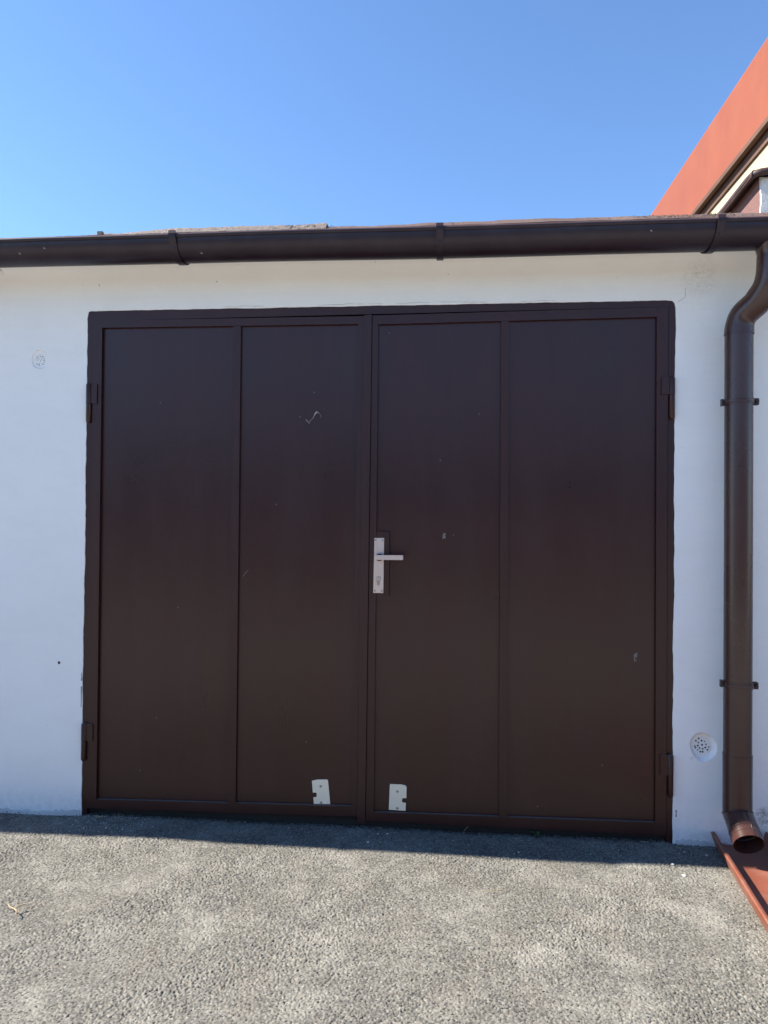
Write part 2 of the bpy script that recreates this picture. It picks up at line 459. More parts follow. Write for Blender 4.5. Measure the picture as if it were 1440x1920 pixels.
def smooth_loop(lp, k=4):
    out = []; n = len(lp)
    for i in range(n):
        p = [Vector((*lp[(i+j) % n], 0)) for j in (-1, 0, 1, 2)]
        for s_ in range(k):
            t_ = s_/k
            q = 0.5*((2*p[1]) + (p[2]-p[0])*t_ + (2*p[0]-5*p[1]+4*p[2]-p[3])*t_*t_ + (3*p[1]-p[0]-3*p[2]+p[3])*t_**3)
            out.append((q.x, q.y))
    return out
VR, VL = smooth_loop(VR), smooth_loop(VL)
OX0, OX1, OZ = 0.0, 2.503, 2.2065
WALL_TOP = 2.262
opening = (jag((OX0-0.001, -0.06), (OX0, OZ-0.012), 0.018, 0.0028) + [(OX0+0.003, OZ-0.004), (OX0+0.012, OZ)]
           + jag((OX0+0.014, OZ), (OX1-0.03, OZ), 0.012, 0.0014) + [(OX1-0.012, OZ-0.003), (OX1-0.004, OZ-0.012)]
           + jag((OX1, OZ-0.03), (OX1-0.004, -0.06), 0.03, 0.0035))
outer = [(GX0, -0.06)] + opening + [(OX1-0.004, -0.06), (GX1, -0.06), (GX1, WALL_TOP+0.012), (GX0, WALL_TOP+0.012)]
wall = outline('wall', [outer, VR, VL], 0.0015, 0.10, M['wall'], garage, bevel=0.0015)

# bowls behind the two air vents (recessed plaster)
def bowl(name, loop, depth, inset, holes, hr, parent):
    cx = sum(p[0] for p in loop)/len(loop); cz = sum(p[1] for p in loop)/len(loop)
    hx = sum(h[0] for h in holes)/len(holes); hz = sum(h[1] for h in holes)/len(holes)
    bm = new_bm(); prev = None; steps = 6
    for s_ in range(steps+1):
        k = s_/steps; sc = 1 - (1-inset)*k
        y = depth*(1-(1-k)**(2 if depth > 0.012 else 4))
        ring = [bm.verts.new((x*sc + (cx*(1-k)+hx*k)*(1-sc), y+0.0008, z*sc + (cz*(1-k)+hz*k)*(1-sc))) for x, z in loop]
        if prev:
            for i in range(len(loop)):
                j = (i+1) % len(loop); bm.faces.new((prev[i], prev[j], ring[j], ring[i]))
        prev = ring
    rimloop = [(v.co.x, v.co.z) for v in prev]
    o = finish(bm, name, M['wall'], parent, smooth=True)
    hl = [circle(x, z, hr*random.uniform(0.75, 1.25), 10, 0.12) for x, z in holes]
    outline('vent_face', [rimloop] + hl, depth+0.0008, 0.0012, M['wall'], o)
    bm = new_bm(); box(bm, cx-0.05, cx+0.05, depth+0.03, depth+0.035, cz-0.05, cz+0.05)
    finish(bm, 'vent_duct', M['hole'], o)
    return o
HR = [(2.6058,0.422),(2.5945,0.4126),(2.6167,0.4135),(2.6284,0.4108),(2.6043,0.4056),(2.6187,0.3968),(2.6021,0.3927),(2.5904,0.3911),
      (2.6341,0.3986),(2.5931,0.3846),(2.6089,0.3832),(2.6217,0.3806),(2.6315,0.386),(2.6454,0.3889),(2.6402,0.3774),(2.6014,0.3756),(2.6116,0.369),(2.621,0.3685)]
HL = [(-0.2271,2.0158),(-0.2189,2.0175),(-0.2353,2.0106),(-0.2192,2.0088),(-0.2111,2.0113),(-0.2049,2.0085),(-0.2311,2.0044),(-0.2397,2.0022),
      (-0.21,2.003),(-0.2015,1.9997),(-0.2272,1.9975),(-0.2157,1.9987),(-0.2413,1.9943),(-0.234,1.9942),(-0.2068,1.9933),(-0.2008,1.9921),
      (-0.2373,1.9795),(-0.2313,1.9751),(-0.2239,1.9781),(-0.2246,1.9716),(-0.2119,1.9812),(-0.2086,1.9762),(-0.2027,1.9838),(-0.2203,1.9911)]
vr = bowl('air_vent', VR, 0.017, 0.72, HR, 0.0034, garage)
vr['label'] = 'hollowed plaster air vent with drilled holes beside the downpipe'
vl = bowl('air_vent', VL, 0.0065, 0.90, HL, 0.0020, garage)
vl['label'] = 'round flush air vent with drilled holes left of the door'

def wall_strip(name, pts, w, y, th, mat):
    bm = new_bm(); L, R = [], []
    for i, (x, z) in enumerate(pts):
        a, b = pts[max(0, i-1)], pts[min(len(pts)-1, i+1)]
        dx, dz = b[0]-a[0], b[1]-a[1]; l = math.hypot(dx, dz) or 1
        ww = w*random.uniform(0.4, 1.2)/2
        L.append((x-dz/l*ww, z+dx/l*ww)); R.append((x+dz/l*ww, z-dx/l*ww))
    for i in range(len(pts)-1): slab(bm, [R[i], R[i+1], L[i+1], L[i]], y, y+th)
    bmesh.ops.remove_doubles(bm, verts=bm.verts, dist=1e-6)
    return finish(bm, name, mat, garage)
wall_strip('hairline_crack', [(2.541, 2.255), (2.542, 2.244), (2.5405, 2.232), (2.5425, 2.222), (2.538, 2.215), (2.528, 2.209), (2.518, 2.203), (2.509, 2.196)], 0.0014, -0.0004, 0.0003, M['crack'])
for (xa, xb_) in ((0.62, 0.79), (1.02, 1.30), (1.36, 1.74), (1.88, 2.02)):
    n_ = int((xb_-xa)/0.018); z0 = 2.2125+random.uniform(0, 0.003)
    pts = [(xa+(xb_-xa)*i/n_, z0+random.uniform(-0.0015, 0.0015)+0.003*math.sin(math.pi*i/n_)) for i in range(n_+1)]
    wall_strip('torn_paint_edge', pts, 0.004, -0.0018, 0.0016, M['wall'])
    wall_strip('hairline_crack', [(x, z-0.0022) for x, z in pts], 0.0011, -0.0005, 0.0004, M['crack'])
for pts in ([(2.512, 0.135), (2.513, 0.122), (2.512, 0.108)], [(-0.0065, 0.62), (-0.006, 0.60), (-0.0065, 0.585)], [(-0.0065, 0.56), (-0.006, 0.50), (-0.007, 0.47)]):
    wall_strip('plaster_chip', pts, 0.007, -0.0004, 0.0003, M['crack'])

outline('nail_hole', [circle(-0.1105, 0.661, 0.0060, 10, 0.2)], -0.0006, 0.0004, M['hole'], garage)
# ragged foot of the plaster
for (fx0, fx1) in ((GX0, -0.004), (2.511, GX1)):
    bm = new_bm(); rows = []; n_ = int((fx1-fx0)/0.014)
    for i in range(n_+1):
        x = fx0 + (fx1-fx0)*i/n_
        d_ = 0.006 + 0.004*random.random() + wavy(x, 2, 0.002, 9.0, 23.0)
        h_ = 0.010 + 0.010*random.random() + wavy(x, 4, 0.004, 6.0, 17.0)
        rows.append([bm.verts.new(p) for p in ((x, 0.02, h_+0.004), (x, -0.0015, h_+0.002), (x, -d_*0.7, h_*0.55), (x, -d_, -0.006), (x, 0.02, -0.01))])
    for a, b in zip(rows, rows[1:]):
        for k in range(5): bm.faces.new((a[k], a[(k+1) % 5], b[(k+1) % 5], b[k]))
    bm.faces.new(rows[0]); bm.faces.new(rows[-1][::-1])
    finish(bm, 'plaster_foot', M['foot'], garage, smooth=60)

# cornice: concave plaster cove under the eave
bm = new_bm()
prof = [(-0.0006, WALL_TOP)]
R_ = 0.135
for i in range(0, 15):
    a = math.pi/2*i/14
    prof.append((-0.0006-R_*(1-math.cos(a)), WALL_TOP + 0.004 + R_*math.sin(a)))
prof += [(-R_-0.004, WALL_TOP+0.145), (-R_-0.004, 2.452), (0.10, 2.452), (0.10, WALL_TOP)]
def cwob(x, k):
    if k == 0 or k > 16: return (0, 0)
    f = min(1, k/6)
    return (wavy(x, k*0.05, 0.0016*f, 3.1, 7.7, 13.0), wavy(x, 2+k*0.04, 0.0016*f, 2.3, 9.1, 17.0))
extrude_profile(bm, prof, GX0, GX1, 160, True, cwob)
finish(bm, 'cornice', M['wall'], garage, smooth=40)

# body and roof
bm = new_bm()
box(bm, GX0, GX0+0.25, 0.101, 6.0, -0.06, 2.45); box(bm, GX1-0.25, GX1, 0.101, 6.0, -0.06, 2.45); box(bm, GX0+0.251, GX1-0.251, 5.75, 6.0, -0.06, 2.45)
finish(bm, 'side_wall', M['wall'], garage)
bm = new_bm()
sl_ = 0.045
vs8 = box(bm, GX0, GX1, -0.135, 6.0, 2.453, 2.478)
for v_ in vs8:
    if v_.co.y > 1: v_.co.z += sl_*6
roof = finish(bm, 'roof', M['felt'], garage)

# brown drip flashing that hooks into the gutter
bm = new_bm()
dprof = [(-0.05, 2.481), (-0.142, 2.479), (-0.150, 2.476), (-0.158, 2.462), (-0.160, 2.425), (-0.157, 2.425), (-0.155, 2.459), (-0.147, 2.473), (-0.05, 2.4785)]
extrude_profile(bm, dprof, GX0, GX1, 120, True, lambda x, k: (0, wavy(x, 1, 0.0018, 2.0, 6.3, 11.9)))
finish(bm, 'drip_flashing', M['gutter'], roof, smooth=35)

# roofing felt sheets: granulated, lumpy front edge
def felt(x0, x1, h0, h1, lump, mat='felt'):
    bm = new_bm(); n = int((x1-x0)/0.012); rows = []
    for i in range(n+1):
        x = x0 + (x1-x0)*i/n; k = i/n
        top = h0 + (h1-h0)*k + wavy(x, 3, 0.002, 5.0, 17.0, 41.0) + random.uniform(-1, 1)*lump
        yf = -0.132 + wavy(x, 5, 0.003, 4.0, 13.0, 37.0) + random.uniform(-1, 1)*lump
        rows.append([bm.verts.new(p) for p in ((x, yf+0.004, 2.4815), (x, yf-0.006, 2.484 + random.uniform(0, 1)*lump), (x, yf+0.010, 2.484+(top-2.484)*0.55+random.uniform(-1, 1)*lump*0.6),
                                               (x, yf+0.028, top+0.008), (x, yf+0.14, top+0.016), (x, yf+0.14, 2.4825))])
    for a, b in zip(rows, rows[1:]):
        for k in range(5): bm.faces.new((a[k], b[k], b[k+1], a[k+1]))
        bm.faces.new((a[5], b[5], b[0], a[0]))
    bm.faces.new(rows[0]); bm.faces.new(rows[-1][::-1])
    return finish(bm, 'roofing_felt', M[mat], roof, smooth=50)
felt(GX0, -0.10, 2.486, 2.486, 0.0012)
felt(-0.099, 0.40, 2.487, 2.506, 0.0014)
felt(0.401, 0.93, 2.506, 2.509, 0.0016)
felt(0.931, 1.078, 2.509, 2.5145, 0.0022)
felt(1.079, 1.9, 2.499, 2.502, 0.0005, 'edge_sheet')
felt(1.901, GX1, 2.502, 2.508, 0.0008, 'edge_sheet')
bm = new_bm(); box(bm, 0.108, 0.130, -0.136, -0.122, 2.486, 2.5015); finish(bm, 'clip', M['felt'], roof, bevel=0.002)
# bits of granule and moss lying on the sheet edge
bm = new_bm()
for i in range(700):
    x = random.choice([random.uniform(-0.3, 3.0), random.gauss(2.40, 0.06), random.gauss(2.62, 0.05), random.gauss(1.0, 0.06)])
    zt = 2.489 if x < -0.1 else (2.489+(x+0.1)*0.03 if x < 0.4 else (2.510 if x < 1.07 else (2.503 if x < 1.9 else 2.507)))
    k = random.uniform(0.1, 1.0)
    s_ = random.uniform(0.0008, 0.0020)
    m_ = Matrix.Translation((x, -0.136+0.030*k, 2.484+(zt+0.006-2.484)*k)) @ Matrix.Rotation(random.uniform(0, 6), 4, 'Z') @ Matrix.Diagonal((s_*1.5, s_, s_*0.9, 1))
    bmesh.ops.create_icosphere(bm, subdivisions=1, radius=1.0, matrix=m_)
g_ = finish(bm, 'roof_grit', M['felt'], roof); g_['kind'] = 'stuff'

# ---- door frame (fixed) and threshold
Y_FR = 0.0035
bm = new_bm()
slab(bm, [(0.0-0.006, -0.05), (0.0235, -0.05), (0.0235, 2.1635), (0.0-0.006, 2.212)], Y_FR, 0.07)
slab(bm, [(2.476, -0.05), (2.509, -0.05), (2.509, 2.212), (2.476, 2.1795)], Y_FR, 0.07)
slab(bm, [(0.0237, 2.1637), (2.4758, 2.1797), (2.509, 2.2122), (-0.006, 2.2122)], Y_FR, 0.07)
dframe = finish(bm, 'door_frame', M['frame'], garage, bevel=0.002)
bm = new_bm()
box(bm, 0.0240, 2.4755, 0.030, 0.09, -0.05, 0.034)
finish(bm, 'threshold', M['soil'], garage)
bm = new_bm(); box(bm, 0.0, 2.503, 0.0995, 0.12, -0.05, 2.26); finish(bm, 'backing', M['inside'], dframe)

# ---- door leaves
YF, YP, YB = -0.0035, 0.0130, 0.0050       # leaf frame face, panel face, back of leaf frame
def panel(x0, x1, z0, z1, parent, seed, x1b=None, x0b=None):
    """sheet steel panel with a slight oil-canning"""
    nx, nz = 28, 90; vs_ = np.zeros((nz+1, nx+1, 3))
    r_ = np.random.default_rng(seed); ph = r_.uniform(0, 6, 8)
    x1b = x1 if x1b is None else x1b
    x0b = x0 if x0b is None else x0b
    for j in range(nz+1):
        for i in range(nx+1):
            u, w = i/nx, j/nz
            e = math.sin(math.pi*u)*math.sin(math.pi*w)
            d_ = 0.0017*e*(math.sin(2.2*w*3+ph[0]+u) + 0.6*math.sin(5.1*w+2.6*u+ph[1]) + 0.35*math.sin(9*w-4*u+ph[2]))
            xl, xr = x0b+(x0-x0b)*w, x1b+(x1-x1b)*w
            vs_[j, i] = (xl+(xr-xl)*u, YP + d_, z0+(z1-z0)*w)
    idx = np.arange((nx+1)*(nz+1)).reshape(nz+1, nx+1)
    q = np.stack([idx[:-1, :-1], idx[:-1, 1:], idx[1:, 1:], idx[1:, :-1]], -1).reshape(-1, 4)
    me = bpy.data.meshes.new('panel'); me.from_pydata(vs_.reshape(-1, 3).tolist(), [], q.tolist())
    bm = new_bm(); bm.from_mesh(me)
    geo = bmesh.ops.solidify(bm, geom=bm.faces[:], thickness=-0.002)
    bmesh.ops.recalc_face_normals(bm, faces=bm.faces); bm.to_mesh(me); bm.free()
    return link_mesh('panel', me, M['door'], parent, 60)

def members(bm, quads):
    for i, q in enumerate(quads): slab(bm, q, YF, 0.0125 if i == 2 else YB)   # the bottom rail is a deeper ledge

# left leaf
bm = new_bm()
members(bm, [
    [(0.0265, 0.034), (0.069, 0.034), (0.068, 2.163), (0.0265, 2.162)],          # hinge stile
    [(1.188, 0.050), (1.212, 0.050), (1.225, 2.162), (1.200, 2.162)],            # lock stile
    [(0.0692, 0.034), (1.1878, 0.050), (1.1882, 0.093), (0.0692, 0.073)],        # bottom rail
    [(0.0682, 2.131), (1.1998, 2.129), (1.1998, 2.162), (0.0682, 2.163)],        # top rail
])
leafL = finish(bm, 'door_leaf', M['frame'], garage, bevel=0.0025)
leafL['label'] = 'left leaf of the brown steel double door'
bm = new_bm(); slab(bm, [(0.654, 0.0835), (0.689, 0.0842), (0.690, 2.1288), (0.657, 2.1290)], YF+0.0015, YB-0.003)
finish(bm, 'mullion', M['frame'], leafL, bevel=0.0025)
panel(0.064, 0.660, 0.068, 2.134, leafL, 1)
panel(0.685, 1.204, 0.082, 2.133, leafL, 2, x1b=1.192)
bm = new_bm(); slab(bm, [(1.2135, 0.026), (1.2475, 0.024), (1.2575, 2.166), (1.2245, 2.164)], -0.0095, -0.0037)
finish(bm, 'cover_strip', M['frame'], leafL, bevel=0.002)
# right leaf
bm = new_bm()
members(bm, [
    [(1.2500, 0.036), (1.2830, 0.036), (1.2845, 2.164), (1.2600, 2.164)],
    [(2.4300, 0.033), (2.4728, 0.033), (2.4728, 2.177), (2.4280, 2.177)],
    [(1.2832, 0.036), (2.4298, 0.033), (2.4298, 0.083), (1.2832, 0.073)],
    [(1.2848, 2.126), (2.4278, 2.138), (2.4278, 2.177), (1.2848, 2.164)],
])
leafR = finish(bm, 'door_leaf', M['frame'], garage, bevel=0.0025)
leafR['label'] = 'right leaf of the brown steel double door with the lever handle'
bm = new_bm(); slab(bm, [(1.802, 0.0775), (1.8355, 0.0780), (1.8315, 2.1315), (1.799, 2.1312)], YF+0.0015, YB-0.003)
finish(bm, 'mullion', M['frame'], leafR, bevel=0.0025)
panel(1.279, 1.805, 0.070, 2.133, leafR, 3)
panel(1.828, 2.434, 0.073, 2.140, leafR, 4)
bm = new_bm(); box(bm, 1.2850, 1.339, YF+0.0005, YB-0.004, 0.980, 1.2495)
finish(bm, 'lock_box', M['frame'], leafR, bevel=0.003)

# welded barrel hinges
def hinge(parent, xp0, xp1, xb, zt, zm, zb):
    bm = new_bm()
    box(bm, min(xp0, xp1), max(xp0, xp1), -0.010, YF-0.0003, zm, zt)
    h = finish(bm, 'hinge', M['frame'], parent, bevel=0.0022)
    bm = new_bm(); r_ = 0.0118
    sweep(bm, [(xb, -0.007, zm+0.0005), (xb, -0.007, zt-0.004), (xb, -0.007, zt+0.002)], [r_, r_, r_*0.7], 20, True)
    finish(bm, 'hinge_knuckle', M['frame'], h, smooth=35)
    bm = new_bm(); r_ = 0.0112
    sweep(bm, [(xb, -0.007, zb-0.004), (xb, -0.007, zb+0.004), (xb, -0.007, zm-0.0015)], [r_*0.55, r_, r_], 20, True)
    finish(bm, 'hinge_pin', M['frame'], h, smooth=35)
hinge(leafL, 0.0135, 0.051, 0.0135, 1.883, 1.797, 1.718)
hinge(leafL, 0.0115, 0.051, 0.0115, 0.400, 0.326, 0.242)
hinge(leafR, 2.446, 2.4875, 2.4880, 1.889, 1.819, 1.722)
hinge(leafR, 2.447, 2.4875, 2.4875, 0.358, 0.277, 0.192)

# handle set: plate, rosette, lever, lock cylinder, screws
bm = new_bm(); slab(bm, [(1.2735, 0.992), (1.3160, 0.992), (1.3175, 1.223), (1.2765, 1.223)], -0.0085, YF-0.0005)
finish(bm, 'handle_plate', M['steel'], leafR, bevel=0.002)
bm = new_bm(); sweep(bm, [(1.2985, -0.009, 1.142), (1.2985, -0.018, 1.142)], 0.0155, 24, True)
finish(bm, 'handle_rosette', M['black'], leafR, smooth=35)
bm = new_bm()
sweep(bm, [(1.2985, -0.0185, 1.142), (1.2985, -0.052, 1.142)], 0.009, 20, True)
slab(bm, [(1.284, 1.134), (1.399, 1.1345), (1.4015, 1.137), (1.4015, 1.152), (1.399, 1.154), (1.284, 1.153)], -0.060, -0.046)
finish(bm, 'lever_handle', M['steel'], leafR, bevel=0.0012)
cyl = [(1.2945+0.0095*math.cos(a), 1.052+0.0095*math.sin(a)) for a in [math.radians(d) for d in range(-55, 236, 14)]] + \
      [(1.2895, 1.028), (1.2915, 1.0245), (1.2945, 1.0235), (1.2975, 1.0245), (1.2995, 1.028)]
lc = outline('lock_cylinder', [cyl], -0.0125, 0.0035, M['zinc'], leafR, bevel=0.0006)
bm = new_bm(); sweep(bm, [(1.2945, -0.0127, 1.052), (1.2945, -0.0140, 1.052)], 0.0068, 20, True)
finish(bm, 'lock_plug', M['steel'], leafR, smooth=35)
bm = new_bm(); box(bm, 1.2938, 1.2953, -0.0146, -0.0141, 1.048, 1.0565); finish(bm, 'keyhole', M['hole'], leafR)
sc0 = None
for (x, z, p_, y_, r_) in ((1.2815, 1.214, leafR, -0.0087, 0.0042), (1.3110, 1.2135, leafR, -0.0087, 0.0042), (1.2795, 1.001, leafR, -0.0087, 0.0042), (1.3095, 1.0005, leafR, -0.0087, 0.0042),
                   (1.0548, 0.1673, leafL, 0.0073, 0.0052), (1.0573, 0.0985, leafL, 0.0073, 0.0052), (1.3809, 0.1591, leafR, 0.0073, 0.0052), (1.3811, 0.0892, leafR, 0.0073, 0.0052)):
    bm = new_bm(); sweep(bm, [(x, y_, z), (x, y_-0.0012, z), (x, y_-0.0020, z)], [r_, r_*0.92, r_*0.55], 14, True)
    s_ = finish(bm, 'screw', M['zinc'], p_, smooth=35)
    bm_ = None

# pale notched cover plates screwed on the foot of both leaves
PL = [(1.017,0.187),(1.020,0.1895),(1.0381,0.194),(1.080,0.1967),(1.0835,0.1955),(1.0859,0.1922),(1.0964,0.0937),(1.0262,0.0917),(1.0239,0.119),(1.0354,0.1205),(1.0382,0.1243),(1.0376,0.137),(1.0352,0.1397),(1.0213,0.1391)]
PR = [(1.3492,0.1844),(1.3500,0.1875),(1.3525,0.1887),(1.397,0.1887),(1.4130,0.1858),(1.4158,0.1838),(1.4196,0.178),(1.419,0.1329),(1.4045,0.1323),(1.4013,0.1284),(1.4004,0.1181),(1.4037,0.1136),(1.4173,0.1128),(1.4157,0.0800),(1.3454,0.0812)]
outline('cover_plate', [PL], 0.0075, 0.003, M['plate'], leafL)
outline('cover_plate', [PR], 0.0075, 0.003, M['plate'], leafR)

# scuffs and flaked paint on the panels (thin chips of bare primer)
def chip(pts, w, parent, y=0.0085):
    bm = new_bm(); L, R = [], []
    for i, (x, z) in enumerate(pts):
        a, b = pts[max(0, i-1)], pts[min(len(pts)-1, i+1)]
        dx, dz = b[0]-a[0], b[1]-a[1]; l = math.hypot(dx, dz) or 1
        ww = w[i]/2
        L.append((x-dz/l*ww, z+dx/l*ww)); R.append((x+dz/l*ww, z-dx/l*ww))
    for i in range(len(pts)-1): slab(bm, [R[i], R[i+1], L[i+1], L[i]], y, y+0.0005)
    bmesh.ops.remove_doubles(bm, verts=bm.verts, dist=1e-6)
    return finish(bm, 'paint_chip', M['scuff'], parent)
chip([(0.9762,1.725),(0.9850,1.716),(0.9918,1.7074)], [0.003, 0.0018, 0.001], leafL)
chip([(0.9885,1.709),(0.9930,1.716),(0.9956,1.7226),(1.0063,1.7302),(1.0100,1.740),(1.0146,1.7492),(1.0200,1.7555),(1.0237,1.7606)], [0.0008, 0.0012, 0.0014, 0.0014, 0.002, 0.005, 0.007, 0.0025], leafL)
chip([(1.0237,1.7590),(1.0310,1.7535),(1.0380,1.7475),(1.0416,1.7415),(1.0395,1.734)], [0.004, 0.0014, 0.0009, 0.0007, 0.0006], leafL)
def scratch_field(cx, cz, w, h, n, parent):
    for i in range(n):
        x, z = cx+random.uniform(-w, w), cz+random.uniform(-h, h); l = random.uniform(0.002, 0.006)
        chip([(x, z), (x+l*0.3, z+l), (x+l*0.4, z+l*1.7)], [0.0010, random.uniform(0.0016, 0.0034), 0.0008], parent)
scratch_field(1.567, 1.229, 0.005, 0.011, 20, leafR)
scratch_field(2.351, 0.743, 0.006, 0.015, 20, leafR)
for (x, z, p_) in ((1.607,1.236,leafR),(1.33,2.09,leafR),(1.71,1.744,leafR),(0.26,0.20,leafL),(0.95,1.735,leafL),(1.01,1.84,leafL),(0.33,0.43,leafL),(0.42,0.91,leafL),(1.96,0.12,leafR),
                   (0.33,1.80,leafL),(1.55,1.55,leafR),(2.22,0.30,leafR),(0.85,1.36,leafL),(0.99,0.35,leafL)):
    chip([(x, z), (x+0.001, z+0.0025), (x+0.0008, z+0.004)], [0.001, 0.0026, 0.001], p_)
chip([(0.708,1.05),(0.718,1.066),(0.731,1.078)], [0.0007, 0.0012, 0.0006], leafL)

# ------------------------------------------------------------------ gutter
gut = thing('gutter', (1.25, -0.2, 2.33), 'dark brown half round eaves gutter hung above the garage doors', 'gutter')
GY, GZ = -0.203, 2.408
def gr(x): return 0.0715 + 0.0055*min(1, max(0, (x+0.4)/2.0))
def gz(x): return GZ + wavy(x, 0.4, 0.0016, 2.1, 5.3)
def build_gutter():
    bm = new_bm(); nx = 150; rows = []
    for i in range(nx+1):
        x = GX0 + (GX1-GX0)*i/nx; R = gr(x); zc = gz(x); pr = []
        for k in range(25):                        # outside, front lip round to the back lip
            a = math.pi + math.pi*k/24
            pr.append((GY + R*math.cos(a), zc + R*math.sin(a)))
        pr.append((GY+R, zc+0.03))
        pr.append((GY+R-0.0015, zc+0.03))
        for k in range(25):                        # inside
            a = 2*math.pi - math.pi*k/24
            pr.append((GY + (R-0.0015)*math.cos(a), zc + (R-0.0015)*math.sin(a)))
        # rolled front bead
        for k in range(10):
            a = math.radians(-60 + 300*k/9)
            pr.append((GY - R + 0.002 + 0.0095*math.cos(a), zc + 0.0082 + 0.0095*math.sin(a)))
        rows.append([bm.verts.new((x, y, z)) for y, z in pr])
    m = len(rows[0])
    for a, b in zip(rows, rows[1:]):
        for k in range(m):
            bm.faces.new((a[k], a[(k+1) % m], b[(k+1) % m], b[k]))
    return finish(bm, 'channel', M['gutter'], gut, smooth=40)
build_gutter()
for xe in (GX0, GX1):
    bm = new_bm(); pts = [(GY+0.0745*math.cos(math.pi+math.pi*k/16), GZ+0.0745*math.sin(math.pi+math.pi*k/16)) for k in range(17)]
    a = [bm.verts.new((xe-0.001, y, z)) for y, z in pts]; b = [bm.verts.new((xe+0.001, y, z)) for y, z in pts]
    bm.faces.new(a); bm.faces.new(b[::-1])
    for i in range(17): bm.faces.new((a[i], a[(i+1) % 17], b[(i+1) % 17], b[i]))
    finish(bm, 'end_cap', M['gutter'], gut)
def bracket(xc, lean):
    bm = new_bm(); R = gr(xc) + 0.0022; T = 0.004; W = 0.0135; rows = []
    zc = gz(xc)
    path = [(GY-R-0.001, zc+0.019), (GY-R-0.007, zc+0.022), (GY-R-0.0095, zc+0.012), (GY-R-0.007, zc-0.002)]
    for k in range(2, 21):
        a = math.pi + math.pi*k/20; path.append((GY+R*math.cos(a), zc+R*math.sin(a)))
    path += [(GY+R, zc+0.04), (GY+R+0.02, zc+0.055)]
    n = len(path)
    for i, (y, z) in enumerate(path):
        a, b = path[max(0, i-1)], path[min(n-1, i+1)]
        dy, dz = b[0]-a[0], b[1]-a[1]; l = math.hypot(dy, dz); ny_, nz_ = dz/l, -dy/l
        x = xc + lean*(i/n)
        rows.append([bm.verts.new((x+sx*W, y-s*ny_*T, z-s*nz_*T)) for sx, s in ((-1, 0), (1, 0), (1, -1), (-1, -1))])
    for a, b in zip(rows, rows[1:]):
        for k in range(4): bm.faces.new((a[k], a[(k+1) % 4], b[(k+1) % 4], b[k]))
    bm.faces.new(rows[0]); bm.faces.new(rows[-1][::-1])
    o = finish(bm, 'bracket', M['gutter'], gut, bevel=0.0012)
    bm = new_bm(); aa = math.pi*1.16
    y, z = GY+(R+T)*math.cos(aa), zc+(R+T)*math.sin(aa)
    bmesh.ops.create_uvsphere(bm, u_segments=12, v_segments=8, radius=0.006, matrix=Matrix.Translation((xc+lean*0.2, y, z)) @ Matrix.Diagonal((1, 0.45, 1, 1)))
    finish(bm, 'rivet', M['gutter'], o, smooth=True)
for xb, ln in ((-3.70, 0), (-2.65, 0), (-1.60, 0), (-0.56, 0.01), (0.492, 0.016), (1.546, 0.0), (2.582, -0.03), (3.36, 0)):
    bracket(xb, ln)
# pale flecks on the gutter face
for (x, a_) in ((-0.155, 1.20), (-0.045, 1.12), (0.60, 1.27), (2.33, 1.10), (2.78, 1.1)):
    bm = new_bm(); R = gr(x)+0.0004; a = math.pi*a_
    c0 = Vector((x, GY+R*math.cos(a), gz(x)+R*math.sin(a))); tz = Vector((0, -math.sin(a), math.cos(a)))*-1
    ps = [(-0.005, 0.003), (0.0, 0.0012), (0.002, 0.004), (0.003, -0.0005), (0.007, -0.003), (0.001, -0.002)]
    nrm = Vector((0, math.cos(a), math.sin(a)))
    vs1 = [bm.verts.new(c0 + Vector((px, 0, 0)) + tz*pz + nrm*0.0005) for px, pz in ps]
    bm.faces.new(vs1)
    r_ = bmesh.ops.extrude_face_region(bm, geom=bm.faces[:]); bmesh.ops.translate(bm, verts=[v_ for v_ in r_['geom'] if isinstance(v_, bmesh.types.BMVert)], vec=-nrm*0.0009)
    finish(bm, 'fleck', M['scuff'], gut)
# outlet funnel
OXC, OYC = 2.795, GY
bm = new_bm()
sweep(bm, [(OXC, OYC, 2.345), (OXC, OYC, 2.322), (OXC, OYC, 2.31), (OXC, OYC, 2.262)], [0.062, 0.056, 0.0535, 0.0535], 32)
finish(bm, 'outlet', M['pipe'], gut, smooth=50)

# ------------------------------------------------------------------ downpipe
PX, PY, PR_ = 2.713, -0.10, 0.0515
dp = thing('downpipe', (PX, PY, 0.2), 'round brown metal downpipe with swan neck right of the doors', 'downpipe')
def bez(p0, p1, p2, p3, n):
    p0, p1, p2, p3 = map(Vector, (p0, p1, p2, p3))
    return [p0*(1-t)**3 + p1*3*t*(1-t)**2 + p2*3*t*t*(1-t) + p3*t**3 for t in (i/n for i in range(n+1))]
top = Vector((OXC, OYC, 2.305)); bot = Vector((PX, PY, 2.035))
mid = Vector((2.765, -0.156, 2.150)); dirn = (Vector((OXC, OYC, 2.24)) - Vector((PX, PY, 2.085))).normalized()
bm = new_bm()
up_path = bez(top, top-Vector((0, 0, 0.11)), mid+dirn*0.05, mid, 16)
sweep(bm, up_path, [0.0550]*(len(up_path)-1)+[0.0545], 40)
finish(bm, 'pipe_elbow', M['pipe'], dp, smooth=50)
bm = new_bm()
lo_path = bez(mid+dirn*0.02, mid-dirn*0.05, bot+Vector((0, 0, 0.10)), bot, 16)
sweep(bm, lo_path, [0.0515]*(len(lo_path)-3)+[0.0525, 0.0535, 0.0540], 40)
finish(bm, 'pipe_elbow', M['pipe'], dp, smooth=50)
bm = new_bm()
sweep(bm, [(PX, PY, 2.06), (PX, PY, 1.2), (PX-0.001, PY, 0.395), (PX-0.001, PY, 0.3945)], [PR_, PR_, PR_, PR_-0.001], 48)
finish(bm, 'pipe', M['pipe'], dp, smooth=50)
bm = new_bm()
